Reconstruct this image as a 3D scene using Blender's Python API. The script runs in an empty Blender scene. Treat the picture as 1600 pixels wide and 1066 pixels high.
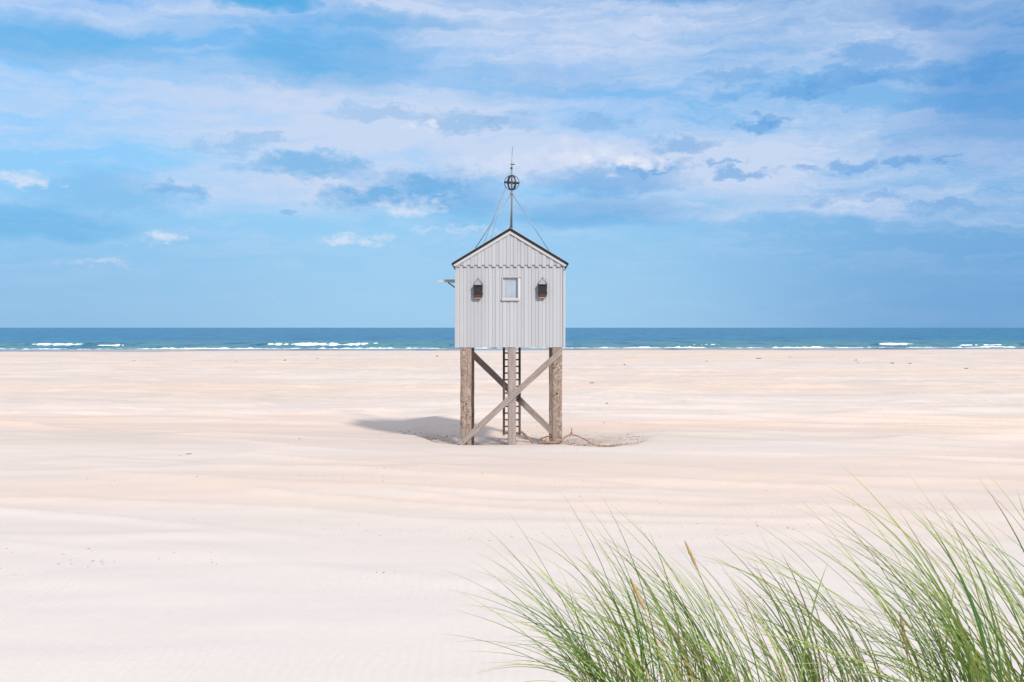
import bpy, bmesh, math, random
import numpy as np
from mathutils import Vector, Matrix

random.seed(7)
S = bpy.context.scene
COL = S.collection
R = math.radians

# ------------------------------------------------------------------ camera
CAM_H = 4.6
cam_d = bpy.data.cameras.new('camera')
cam_d.sensor_width = 36.0
cam_d.lens = 40.5
cam_d.clip_start = 0.1
cam_d.clip_end = 120000.0
cam = bpy.data.objects.new('camera', cam_d)
COL.objects.link(cam)
cam.location = (0, 0, CAM_H)
cam.rotation_euler = (R(90 - 0.668), 0, 0)
S.camera = cam

# ------------------------------------------------------------------ sun, sky, exposure
TO_SUN = Vector((0.757, -1.36, 1.0)).normalized()
SUN_EL = math.asin(TO_SUN.z)
SUN_ROT = math.atan2(TO_SUN.x, TO_SUN.y)
SKY_STRENGTH = 0.10
EXPOSURE = 0.75
sun_d = bpy.data.lights.new('sun', 'SUN')
sun_d.energy = 2.5
sun_d.angle = R(4)
sun_d.color = (1.0, 0.93, 0.84)
sun = bpy.data.objects.new('sun', sun_d)
COL.objects.link(sun)
sun.rotation_euler = (-TO_SUN).to_track_quat('-Z', 'Y').to_euler()
sun.location = (30, -50, 40)

S.view_settings.view_transform = 'Standard'
S.view_settings.look = 'None'
S.view_settings.exposure = EXPOSURE
S.view_settings.gamma = 1.0
S.view_settings.use_curve_mapping = False
S.render.engine = 'CYCLES'
S.cycles.max_bounces = 5
S.cycles.diffuse_bounces = 3
S.cycles.glossy_bounces = 2
S.cycles.transparent_max_bounces = 8
S.cycles.caustics_reflective = False
S.cycles.caustics_refractive = False


def pix_dir(px, py):
    """direction (unit) of a point of the sky given its bearing as measured in the 1600 px photograph"""
    return Vector(((px - 800) / 1800.0, 1.0, (512 - py) / 1800.0)).normalized()


def build_world():
    w = bpy.data.worlds.new('World')
    S.world = w
    w.use_nodes = True
    nt = w.node_tree
    N, L = nt.nodes, nt.links
    N.clear()

    def node(t, **kw):
        n = N.new(t)
        for k, v in kw.items():
            setattr(n, k, v)
        return n

    def math_(op, a, b=None, clamp=False):
        n = node('ShaderNodeMath', operation=op, use_clamp=clamp)
        for i, v in enumerate((a, b)):
            if v is None:
                continue
            if isinstance(v, (int, float)):
                n.inputs[i].default_value = v
            else:
                L.new(v, n.inputs[i])
        return n.outputs[0]

    def vec(op, a, b):
        n = node('ShaderNodeVectorMath', operation=op)
        for i, v in enumerate((a, b)):
            if v is None:
                continue
            if isinstance(v, (tuple, list, Vector)):
                n.inputs[i].default_value = v
            else:
                L.new(v, n.inputs[i])
        return n.outputs['Value'] if op in ('LENGTH', 'DOT_PRODUCT') else n.outputs['Vector']

    def ramp(v, a, b, smooth=True):
        n = node('ShaderNodeMapRange', interpolation_type='SMOOTHERSTEP' if smooth else 'LINEAR')
        L.new(v, n.inputs[0])
        n.inputs[1].default_value = a
        n.inputs[2].default_value = b
        return n.outputs[0]

    def noise(v, scale, detail=5, rough=0.5, off=(0, 0, 0), stretch=(1, 1, 1), dist=0.0):
        m = node('ShaderNodeMapping')
        m.inputs['Location'].default_value = off
        m.inputs['Scale'].default_value = stretch
        L.new(v, m.inputs['Vector'])
        n = node('ShaderNodeTexNoise')
        n.inputs['Scale'].default_value = scale
        n.inputs['Detail'].default_value = detail
        n.inputs['Roughness'].default_value = rough
        n.inputs['Distortion'].default_value = dist
        L.new(m.outputs[0], n.inputs['Vector'])
        return n

    def mix(f, a, b):
        n = node('ShaderNodeMix', data_type='RGBA')
        if isinstance(f, (int, float)):
            n.inputs[0].default_value = f
        else:
            L.new(f, n.inputs[0])
        for i, v in ((6, a), (7, b)):
            if isinstance(v, (tuple, list)):
                n.inputs[i].default_value = (*v[:3], 1)
            else:
                L.new(v, n.inputs[i])
        return n.outputs[2]

    tc = node('ShaderNodeTexCoord')
    D = tc.outputs['Generated']

    sky = node('ShaderNodeTexSky', sky_type='NISHITA')
    sky.sun_disc = False
    sky.sun_elevation = SUN_EL
    sky.sun_rotation = SUN_ROT
    sky.altitude = 0
    sky.air_density = 1.0
    sky.dust_density = 0.2
    sky.ozone_density = 1.6
    k = 1.0 / SKY_STRENGTH / 2 ** EXPOSURE
    tint = node('ShaderNodeMix', data_type='RGBA', blend_type='MULTIPLY')
    tint.inputs[0].default_value = 1
    L.new(sky.outputs[0], tint.inputs[6])
    tint.inputs[7].default_value = (*SKY_TINT, 1)
    base = tint.outputs[2]
    # sea air: the clear sky pales to light blue down at the horizon
    sep = node('ShaderNodeSeparateXYZ')
    L.new(D, sep.inputs[0])
    base = mix(math_('MULTIPLY', ramp(sep.outputs[2], 0.34, 0.0), 0.9), base, mix(ramp(sep.outputs[2], 0.0, 0.22), mix(ramp(sep.outputs[0], 0.02, 0.42), mix(ramp(sep.outputs[0], -0.42, -0.05), tuple(c * k for c in HOR_L), tuple(c * k for c in HOR_C)), tuple(c * k for c in HOR_R)), mix(ramp(sep.outputs[0], -0.3, 0.4), tuple(c * k for c in MID_L), tuple(c * k for c in MID_R))))

    # wind-torn edges: one warped direction used by all cloud shapes
    n1 = noise(D, 9, 4, 0.62, (3, 1, 0), (1, 1, 2.4))
    w1 = vec('SUBTRACT', n1.outputs['Color'], (0.5, 0.5, 0.5))
    w1 = vec('MULTIPLY', w1, (0.16, 0.0, 0.035))
    n2 = noise(D, 42, 5, 0.68, (0, 5, 0), (1, 1, 1.9))
    w2 = vec('SUBTRACT', n2.outputs['Color'], (0.5, 0.5, 0.5))
    w2s = vec('MULTIPLY', w2, (0.028, 0.0, 0.016))
    DW = vec('ADD', vec('ADD', D, w1), w2s)      # large wisps
    w3 = vec('MULTIPLY', w1, (0.25, 0.25, 0.35))
    DS = vec('ADD', vec('ADD', D, w3), vec('MULTIPLY', w2, (0.075, 0.0, 0.034)))  # small ragged shapes

    def total(lst, dv, gain):
        acc = None
        for i, (px, py, rx, rz, a, *t) in enumerate(lst):
            src = dv
            if i and i % 6 == 0:     # a vanishing dependence on the sum so far makes the renderer work through the list bit by bit
                q = node('ShaderNodeVectorMath', operation='MULTIPLY_ADD')
                L.new(acc, q.inputs[0])
                q.inputs[1].default_value = (1e-9, 1e-9, 1e-9)
                L.new(dv, q.inputs[2])
                dv = src = q.outputs[0]
            inv = Vector((1800.0 / rx, 2.0, 1800.0 / rz))
            c = pix_dir(px, py)
            m = node('ShaderNodeVectorMath', operation='MULTIPLY_ADD')
            L.new(src, m.inputs[0])
            m.inputs[1].default_value = inv
            m.inputs[2].default_value = (-c.x * inv.x, -c.y * inv.y, -c.z * inv.z)
            d2 = vec('DOT_PRODUCT', m.outputs[0], m.outputs[0])
            b = node('ShaderNodeMath', operation='MULTIPLY_ADD', use_clamp=True)
            L.new(d2, b.inputs[0])
            b.inputs[1].default_value = -gain
            b.inputs[2].default_value = gain
            ma = node('ShaderNodeMath', operation='MULTIPLY_ADD')
            L.new(b.outputs[0], ma.inputs[0])
            ma.inputs[1].default_value = a
            if acc is None: ma.inputs[2].default_value = 0.0
            else: L.new(acc, ma.inputs[2])
            acc = ma.outputs[0]
        return acc

    # high thin veil: generic streaks over the whole sky, thicker where the photograph shows the broad bands
    v1 = noise(D, 2.4, 6, 0.58, (7.3, 2, 1.2), (1, 1, 7.0), 0.35).outputs[0]
    v2 = noise(DW, 9, 6, 0.64, (1.3, 4, 9), (1, 1, 8.5), 0.6).outputs[0]
    v3 = noise(DS, 30, 5, 0.66, (4, 1, 2), (1, 1, 3.6)).outputs[0]
    veil = math_('ADD', math_('MULTIPLY', v1, 1.1), math_('MULTIPLY', v2, 1.9))
    veil = math_('ADD', veil, math_('MULTIPLY', v3, 0.65))
    veil = math_('SUBTRACT', veil, 0.5 * (1.1 + 1.9 + 0.65))
    bands = total(VEIL_ADD, DW, 1.0)
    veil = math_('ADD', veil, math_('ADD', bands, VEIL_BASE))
    veil = math_('ADD', veil, math_('MULTIPLY', ramp(sep.outputs[2], 0.24, 0.5), 0.40))   # cloud added overhead, about as much as in view, to raise ambient light
    # clear air low over the sea
    low = ramp(sep.outputs[2], 0.02, 0.115)
    veil = math_('MULTIPLY', veil, math_('ADD', math_('MULTIPLY', low, 0.86), 0.14))
    veil = ramp(veil, 0.0, 1.0, False)
    # thin cloud is brightened overhead, out of view, to lift the ambient light
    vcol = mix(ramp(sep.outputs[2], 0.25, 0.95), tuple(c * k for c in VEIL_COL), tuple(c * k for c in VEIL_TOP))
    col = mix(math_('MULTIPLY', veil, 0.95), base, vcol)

    # ragged bluish gaps and shadowed cloudlets
    gap = math_('MULTIPLY', total(GAPS, DS, 1.25), 0.9, True)
    gtex = noise(D, 26, 5, 0.6, (2, 2, 2), (1, 1, 2.2)).outputs[0]
    gap = math_('MULTIPLY', gap, ramp(gtex, 0.22, 0.5))
    gcol = mix(ramp(sep.outputs[0], -0.3, 0.4), tuple(c * k for c in GAP_L), tuple(c * k for c in GAP_R))
    col = mix(gap, col, gcol)
    # deep blue clearings
    deep = math_('MULTIPLY', total(DEEP, DW, 1.1), 1.0, True)
    dcol = mix(ramp(sep.outputs[0], -0.3, 0.4), tuple(c * k for c in DEEP_L), tuple(c * k for c in DEEP_R))
    col = mix(deep, col, dcol)
    # sunlit white puffs
    puff = math_('MULTIPLY', total(PUFFS, DS, 1.1), 1.0, True)
    ptex = noise(D, 40, 6, 0.6, (5, 2, 2), (1, 1, 1.6)).outputs[0]
    puff = math_('MULTIPLY', puff, ramp(ptex, 0.3, 0.65))
    col = mix(puff, col, tuple(c * k for c in PUFF_COL))

    bg = node('ShaderNodeBackground')
    bg.inputs['Strength'].default_value = SKY_STRENGTH
    L.new(col, bg.inputs['Color'])
    out = node('ShaderNodeOutputWorld')
    L.new(bg.outputs[0], out.inputs['Surface'])


HOR_L = (0.215, 0.455, 0.775)
HOR_C = (0.29, 0.55, 0.84)
HOR_R = (0.12, 0.335, 0.68)
MID_L = (0.20, 0.50, 0.82)
MID_R = (0.14, 0.38, 0.74)
SKY_TINT = (0.55, 0.72, 0.84)
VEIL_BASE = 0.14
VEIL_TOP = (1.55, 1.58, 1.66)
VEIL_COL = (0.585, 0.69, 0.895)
GAP_L = (0.21, 0.48, 0.80)
GAP_R = (0.14, 0.38, 0.75)
DEEP_L = (0.09, 0.42, 0.78)
DEEP_R = (0.09, 0.31, 0.68)
PUFF_COL = (0.80, 0.83, 0.93)
# (bearing x, y, half-width, half-height, amount, tilt)
VEIL_ADD = [(430, 170, 420, 70, .75, 2), (160, 20, 300, 34, .5, -3), (210, 95, 240, 28, .35, 0), (620, 235, 380, 60, .6, 0),
            (850, 70, 360, 75, .55, 0), (700, 10, 300, 30, .5, 0), (1000, 250, 330, 50, .7, 0), (1300, 240, 330, 70, .55, 0),
            (520, 300, 330, 45, .55, 4), (1230, 60, 330, 80, .35, 5), (1450, 60, 180, 70, .3, 0), (1180, 310, 330, 40, .4, -6),
            (1400, 330, 200, 34, .35, 0), (60, 190, 260, 60, .25, 0), (780, 190, 300, 40, .3, 0)]
GAPS = [(490, 258, 110, 24, .95), (560, 308, 70, 22, .8), (640, 295, 110, 30, .75), (720, 300, 90, 45, .6), (350, 228, 60, 13, .55), (405, 216, 50, 10, .5),
        (285, 296, 42, 12, .6), (180, 300, 130, 34, .5), (458, 328, 18, 11, .7), (600, 178, 95, 13, .5), (720, 194, 75, 20, .6), (800, 190, 60, 16, .4),
        (950, 282, 150, 26, .75), (1020, 262, 70, 14, .6), (1060, 228, 66, 16, .7), (1130, 254, 30, 8, .7), (1165, 270, 46, 11, .75), (1180, 197, 40, 10, .85),
        (1215, 185, 40, 9, .7), (1255, 142, 60, 14, .85), (1320, 122, 60, 18, .8), (1365, 85, 60, 26, .75), (1155, 118, 55, 12, .6), (1145, 147, 42, 14, .5),
        (1480, 113, 130, 16, .75), (1265, 266, 36, 10, .7), (1340, 260, 36, 12, .75), (1412, 254, 30, 11, .75), (1488, 255, 18, 8, .7), (1340, 312, 80, 12, .6),
        (1480, 324, 80, 11, .55), (930, 192, 60, 13, .5), (1560, 150, 100, 60, .5)]
DEEP = [(415, 6, 95, 22, .95, 0), (60, 66, 170, 40, .6, 0), (540, 95, 160, 62, .6, 0), (330, 80, 200, 60, .3, 0),
        (640, 38, 120, 16, .45, 0), (30, 345, 150, 34, .5, 0), (930, 330, 150, 34, .5, 0), (820, 130, 220, 34, .25, 0), (1550, 60, 150, 90, .55, 10),
        (1590, 190, 190, 80, .5, 0), (720, 330, 150, 40, .25, 0), (1420, 20, 100, 22, .4, 0)]
PUFFS = [(985, 255, 80, 18, 1.0, 6), (625, 322, 60, 20, .75, 16), (250, 372, 48, 15, .75, 0), (558, 375, 60, 16, .7, 0), (52, 278, 45, 16, .7, 0),
         (675, 203, 44, 9, .9, 0), (1310, 315, 50, 16, .5, 0), (780, 265, 60, 26, .45, 0), (140, 412, 55, 9, .4, 0), (900, 245, 90, 26, .55, 0),
         (700, 360, 80, 9, .4, 0)]
build_world()
S.world.cycles.sampling_method = 'MANUAL'
S.world.cycles.sample_map_resolution = 512


# ------------------------------------------------------------------ helpers
def tag(o, label=None, cat=None, group=None, kind=None):
    if label: o['label'] = label
    if cat: o['category'] = cat
    if group: o['group'] = group
    if kind: o['kind'] = kind
    return o


def link(o, parent=None):
    COL.objects.link(o)
    if parent is not None:
        o.parent = parent
    return o


def empty(name, loc=(0, 0, 0)):
    o = bpy.data.objects.new(name, None)
    o.empty_display_size = 0.2
    o.location = loc
    return link(o)


def obj(name, me, parent=None, loc=(0, 0, 0), rot=(0, 0, 0), scale=(1, 1, 1)):
    o = bpy.data.objects.new(name, me)
    o.location = loc
    o.rotation_euler = rot
    o.scale = scale
    return link(o, parent)


def mesh(name, verts, faces, mat, smooth=False):
    me = bpy.data.meshes.new(name)
    me.from_pydata([tuple(v) for v in verts], [], [tuple(f) for f in faces])
    me.update()
    if mat: me.materials.append(mat)
    if smooth:
        me.polygons.foreach_set('use_smooth', [True] * len(me.polygons))
    return me


def bm_mesh(name, bm, mat, smooth=False):
    me = bpy.data.meshes.new(name)
    bmesh.ops.recalc_face_normals(bm, faces=bm.faces)
    bm.to_mesh(me)
    bm.free()
    me.materials.append(mat)
    if smooth:
        me.polygons.foreach_set('use_smooth', [True] * len(me.polygons))
    return me


def box(name, x0, x1, y0, y1, z0, z1, mat, bev=0.006):
    """a bevelled box, coordinates in the parent's space"""
    bm = bmesh.new()
    bmesh.ops.create_cube(bm, size=1)
    for v in bm.verts:
        v.co = Vector((x0 if v.co.x < 0 else x1, y0 if v.co.y < 0 else y1, z0 if v.co.z < 0 else z1))
    if bev:
        bmesh.ops.bevel(bm, geom=bm.edges[:], offset=bev, segments=1, affect='EDGES')
    return bm_mesh(name, bm, mat)


def prism(name, pts, y0, y1, mat):
    """polygon in xz extruded along y"""
    n = len(pts)
    v = [(x, y0, z) for x, z in pts] + [(x, y1, z) for x, z in pts]
    f = [list(range(n))[::-1], list(range(n, 2 * n))] + [(i, (i + 1) % n, n + (i + 1) % n, n + i) for i in range(n)]
    bm = bmesh.new()
    bv = [bm.verts.new(c) for c in v]
    for q in f: bm.faces.new([bv[i] for i in q])
    return bm_mesh(name, bm, mat)


def tube(name, pts, rad, mat, seg=8, closed=False):
    """tube along points; rad a number or one per point"""
    P = [Vector(p) for p in pts]
    n = len(P)
    rr = rad if isinstance(rad, (list, tuple)) else [rad] * n
    verts, faces = [], []
    ref = Vector((0.31, 0.77, 0.55)).normalized()
    for i in range(n):
        a = P[(i - 1) % n] if (closed or i > 0) else P[i]
        b = P[(i + 1) % n] if (closed or i < n - 1) else P[i]
        t = (b - a).normalized()
        u = t.cross(ref)
        if u.length < 1e-3: u = t.cross(Vector((1, 0, 0)))
        u.normalize()
        w = t.cross(u)
        for k in range(seg):
            an = 2 * math.pi * k / seg
            verts.append(P[i] + (u * math.cos(an) + w * math.sin(an)) * rr[i])
    m = n if closed else n - 1
    for i in range(m):
        j = (i + 1) % n
        for k in range(seg):
            l = (k + 1) % seg
            faces.append((i * seg + k, i * seg + l, j * seg + l, j * seg + k))
    if not closed:
        faces.append(tuple(range(seg))[::-1])
        faces.append(tuple((n - 1) * seg + k for k in range(seg)))
    return mesh(name, verts, faces, mat, True)


# ------------------------------------------------------------------ numpy gradient noise
_rng = np.random.RandomState(11)
_perm = np.concatenate([_rng.permutation(256)] * 3)
_ang = _rng.rand(256) * 2 * np.pi
_gx, _gy = np.cos(_ang), np.sin(_ang)


def pnoise(x, y):
    x = np.asarray(x, float); y = np.asarray(y, float)
    xi = np.floor(x).astype(int); yi = np.floor(y).astype(int)
    xf = x - xi; yf = y - yi
    u = xf ** 3 * (xf * (xf * 6 - 15) + 10); v = yf ** 3 * (yf * (yf * 6 - 15) + 10)

    def g(a, b):
        h = _perm[_perm[(xi + a) & 255] + ((yi + b) & 255)]
        return _gx[h] * (xf - a) + _gy[h] * (yf - b)
    return (g(0, 0) * (1 - u) + g(1, 0) * u) * (1 - v) + (g(0, 1) * (1 - u) + g(1, 1) * u) * v


def fbm(x, y, o=4, rough=0.5):
    s = 0; a = 1.0
    for i in range(o):
        s = s + a * pnoise(x * 2 ** i + 17.3 * i, y * 2 ** i + 5.1 * i)
        a *= rough
    return s


def sstep(a, b, t):
    t = np.clip((t - a) / (b - a), 0, 1)
    return t * t * (3 - 2 * t)


SEA_Z = -1.0
RIM_X = [-12, -7.6, -5.6, -4.0, -3.1, -2.0, 0.0, 1.9, 3.0, 3.6, 4.2, 5.0, 5.8, 9]
RIM_Y = [60, 54.8, 52.0, 47.9, 45.7, 44.75, 44.7, 44.7, 43.7, 43.3, 43.7, 45.2, 47, 50]


def shore_y(x):
    x = np.asarray(x, float)
    return 287 + 0.115 * x + 5.0 * pnoise(x / 60.0, 0.3) + 1.6 * pnoise(x / 17.0, 4.3)


def ground_h(x, y):
    x = np.asarray(x, float); y = np.asarray(y, float)
    ys = shore_y(x)
    t = np.clip((y - 62) / (ys - 62), 0, 3)
    h = SEA_Z * t * 1.0
    # broad wind-swept undulations, long across the beach
    far = sstep(18, 60, y) * (1 - sstep(ys - 60, ys - 10, y))
    amp = 0.35 + 0.65 * far
    h = h + amp * 0.30 * fbm(x / 34.0 + y / 90.0, y / 8.5, 3, 0.5)
    rg = 1 - np.abs(fbm(x / 26.0 - y / 60.0 + 9, y / 6.5 + 0.06 * x + 3, 3, 0.55)) * 1.9
    h = h + amp * 0.26 * np.clip(rg, 0, 1) ** 4 * sstep(14, 30, y) * (1 - sstep(ys - 60, ys - 15, y))
    h = h + 0.030 * fbm(x / 3.2, y / 1.1, 3, 0.5) * sstep(6, 18, y) * (1 - sstep(90, 200, y))
    # flatten the area that the hut stands in so the hollow reads
    near = np.exp(-((x / 12) ** 2 + ((y - 47) / 9) ** 2))
    h = h * (1 - 0.75 * near)
    # scoured hollow round the posts, with a sharp drifted lip on the near side
    yr = np.interp(x, RIM_X, RIM_Y) + 0.10 * pnoise(x / 0.9, 2.2)
    d = y - yr
    side = sstep(-8.2, -5.6, x) * (1 - 0.55 * sstep(1.5, 3.2, x)) * (1 - sstep(3.6, 7.0, x))
    drop = sstep(-0.05, 1.5, d) * (1 - sstep(3.2, 10.5, d))
    h = h - 0.40 * side * drop
    lip = np.exp(-((d + 0.7) / 1.5) ** 2) * sstep(-9.5, -5, x) * (1 - sstep(5, 8, x))
    h = h + 0.015 * lip
    h = h + 0.05 * side * drop * fbm(x / 0.7, y / 0.6, 3)
    # foredune that the viewer stands on
    crest = 3.10 + 0.10 * pnoise(x / 5.0, 7.7) - 0.25 * sstep(30, 200, np.abs(x))
    dn = 1 - sstep(4.0, 11.0, y + 0.6 * pnoise(x / 6.0, 1.1))
    dn = np.where(y < 0, 1 + 0.012 * np.minimum(-y, 40), dn)
    h = h + crest * dn + 0.05 * fbm(x / 1.7, y / 1.7, 3) * dn
    return h


def hz(x, y):
    return float(ground_h(np.array([x]), np.array([y]))[0])


def grid_mesh(name, X, Y, Z, mat):
    ny, nx = X.shape
    co = np.stack([X, Y, Z], -1).reshape(-1, 3)
    i = np.arange(ny * nx).reshape(ny, nx)
    q = np.stack([i[:-1, :-1], i[:-1, 1:], i[1:, 1:], i[1:, :-1]], -1).reshape(-1, 4)
    me = bpy.data.meshes.new(name)
    me.vertices.add(len(co)); me.vertices.foreach_set('co', co.ravel())
    me.loops.add(q.size); me.loops.foreach_set('vertex_index', q.ravel())
    me.polygons.add(len(q))
    me.polygons.foreach_set('loop_start', np.arange(0, q.size, 4))
    me.polygons.foreach_set('loop_total', np.full(len(q), 4))
    me.polygons.foreach_set('use_smooth', np.ones(len(q), bool))
    me.update(calc_edges=True)
    me.materials.append(mat)
    return me


# ------------------------------------------------------------------ materials
class Mat:
    def __init__(self, name):
        self.m = bpy.data.materials.new(name)
        self.m.use_nodes = True
        self.nt = self.m.node_tree
        self.N, self.L = self.nt.nodes, self.nt.links
        self.b = self.N['Principled BSDF']
        self.out = self.N['Material Output']

    def n(self, t, **kw):
        x = self.N.new(t)
        for k, v in kw.items(): setattr(x, k, v)
        return x

    def set(self, **kw):
        for k, v in kw.items():
            k = k.replace('_', ' ')
            s = self.b.inputs[k]
            if hasattr(v, 'is_output') or isinstance(v, bpy.types.NodeSocket):
                self.L.new(v, s)
            else:
                s.default_value = (*v, 1) if isinstance(v, tuple) and len(v) == 3 else v
        return self

    def coord(self, which='Object', scale=(1, 1, 1), loc=(0, 0, 0), geo=False, rand=False):
        if geo:
            src = self.n('ShaderNodeNewGeometry').outputs['Position']
        else:
            src = self.n('ShaderNodeTexCoord').outputs[which]
        if rand:
            oi = self.n('ShaderNodeObjectInfo')
            a = self.n('ShaderNodeVectorMath', operation='MULTIPLY_ADD')
            c = self.n('ShaderNodeCombineXYZ')
            for i in range(3): self.L.new(oi.outputs['Random'], c.inputs[i])
            self.L.new(c.outputs[0], a.inputs[0])
            a.inputs[1].default_value = (37, 53, 71)
            self.L.new(src, a.inputs[2])
            src = a.outputs[0]
        m = self.n('ShaderNodeMapping')
        m.inputs['Scale'].default_value = scale
        m.inputs['Location'].default_value = loc
        self.L.new(src, m.inputs['Vector'])
        return m.outputs[0]

    def noise(self, v, scale, detail=4, rough=0.5, dist=0):
        x = self.n('ShaderNodeTexNoise')
        x.inputs['Scale'].default_value = scale
        x.inputs['Detail'].default_value = detail
        x.inputs['Roughness'].default_value = rough
        x.inputs['Distortion'].default_value = dist
        self.L.new(v, x.inputs['Vector'])
        return x.outputs[0]

    def ramp(self, v, a, b, lo=0.0, hi=1.0):
        x = self.n('ShaderNodeMapRange', interpolation_type='SMOOTHSTEP')
        self.L.new(v, x.inputs[0])
        for i, q in zip((1, 2, 3, 4), (a, b, lo, hi)): x.inputs[i].default_value = q
        return x.outputs[0]

    def mix(self, f, a, b, mode='MIX'):
        x = self.n('ShaderNodeMix', data_type='RGBA', blend_type=mode)
        for i, v in ((0, f), (6, a), (7, b)):
            if isinstance(v, (int, float)): x.inputs[i].default_value = v
            elif isinstance(v, tuple): x.inputs[i].default_value = (*v[:3], 1)
            else: self.L.new(v, x.inputs[i])
        return x.outputs[2]

    def math(self, op, a, b=0.0, clamp=False):
        x = self.n('ShaderNodeMath', operation=op, use_clamp=clamp)
        for i, v in enumerate((a, b)):
            if isinstance(v, (int, float)): x.inputs[i].default_value = v
            else: self.L.new(v, x.inputs[i])
        return x.outputs[0]

    def bump(self, h, strength, dist=0.01, normal=None):
        x = self.n('ShaderNodeBump')
        x.inputs['Strength'].default_value = strength
        x.inputs['Distance'].default_value = dist
        self.L.new(h, x.inputs['Height'])
        if normal is not None: self.L.new(normal, x.inputs['Normal'])
        return x.outputs[0]


def mat_sand():
    m = Mat('dry_beach_sand')
    g = m.coord(geo=True, scale=(1, 1, 1))
    # long wind-laid bands of slightly different sand
    a = m.noise(m.coord(geo=True, scale=(0.018, 0.11, 0.0)), 1.0, 5, 0.55, 0.35)
    b = m.noise(m.coord(geo=True, scale=(0.05, 0.42, 0.0), loc=(4, 9, 0)), 1.0, 5, 0.6, 0.3)
    c = m.noise(m.coord(geo=True, scale=(0.012, 0.05, 0.0), loc=(14, 3, 0)), 1.0, 3, 0.5)
    col = m.mix(m.ramp(a, 0.32, 0.66), (0.595, 0.497, 0.43), (0.66, 0.57, 0.507))
    col = m.mix(m.math('MULTIPLY', m.ramp(c, 0.46, 0.64), 0.75), col, (0.67, 0.515, 0.41))
    col = m.mix(m.math('MULTIPLY', m.ramp(b, 0.48, 0.72), 0.4), col, (0.69, 0.613, 0.56))
    # the upper beach towards the dune is paler, bleached sand
    sp = m.n('ShaderNodeSeparateXYZ'); m.L.new(g, sp.inputs[0])
    up = m.math('ADD', sp.outputs[1], m.math('MULTIPLY', m.math('SUBTRACT', a, 0.5), 26.0))
    col = m.mix(m.ramp(up, 40, 17, 0, 0.8), col, (0.66, 0.605, 0.56))
    # damp darker margin by the water and in the scoured hollow
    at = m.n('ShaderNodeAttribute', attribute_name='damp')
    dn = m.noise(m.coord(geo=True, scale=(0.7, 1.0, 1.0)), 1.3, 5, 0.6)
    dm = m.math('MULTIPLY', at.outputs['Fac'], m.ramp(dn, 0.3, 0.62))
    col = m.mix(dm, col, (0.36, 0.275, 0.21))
    at2 = m.n('ShaderNodeAttribute', attribute_name='wet')
    col = m.mix(at2.outputs['Fac'], col, (0.42, 0.35, 0.31))
    # grains and scattered shell grit
    f = m.noise(g, 7.0, 6, 0.7)
    col = m.mix(m.ramp(f, 0.25, 0.75, 0.0, 0.16), col, (0.50, 0.42, 0.37))
    s = m.noise(m.coord(geo=True, scale=(1, 0.8, 1)), 3.1, 2, 0.9)
    col = m.mix(m.ramp(s, 0.735, 0.80, 0, 0.35), col, (0.33, 0.25, 0.20))
    rp = m.n('ShaderNodeTexWave', wave_type='BANDS', bands_direction='X', wave_profile='SIN')
    rp.inputs['Scale'].default_value = 1.9
    rp.inputs['Distortion'].default_value = 9.0
    rp.inputs['Detail'].default_value = 3
    rp.inputs['Detail Scale'].default_value = 0.7
    m.L.new(m.coord(geo=True, scale=(1.0, 0.55, 0)), rp.inputs['Vector'])
    patch = m.noise(m.coord(geo=True, scale=(0.1, 0.22, 0), loc=(2, 1, 0)), 1.0, 3)
    rip = m.math('MULTIPLY', rp.outputs['Color'], m.ramp(patch, 0.42, 0.62))
    n1 = m.bump(rip, 0.13, 0.02)
    n2 = m.bump(f, 0.25, 0.02, n1)
    str_ = m.noise(m.coord(geo=True, scale=(0.25, 2.2, 0)), 1.0, 5, 0.6)
    n3 = m.bump(str_, 0.14, 0.05, n2)
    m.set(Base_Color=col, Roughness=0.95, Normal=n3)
    m.b.inputs['Specular IOR Level'].default_value = 0.12
    return m.m


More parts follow.
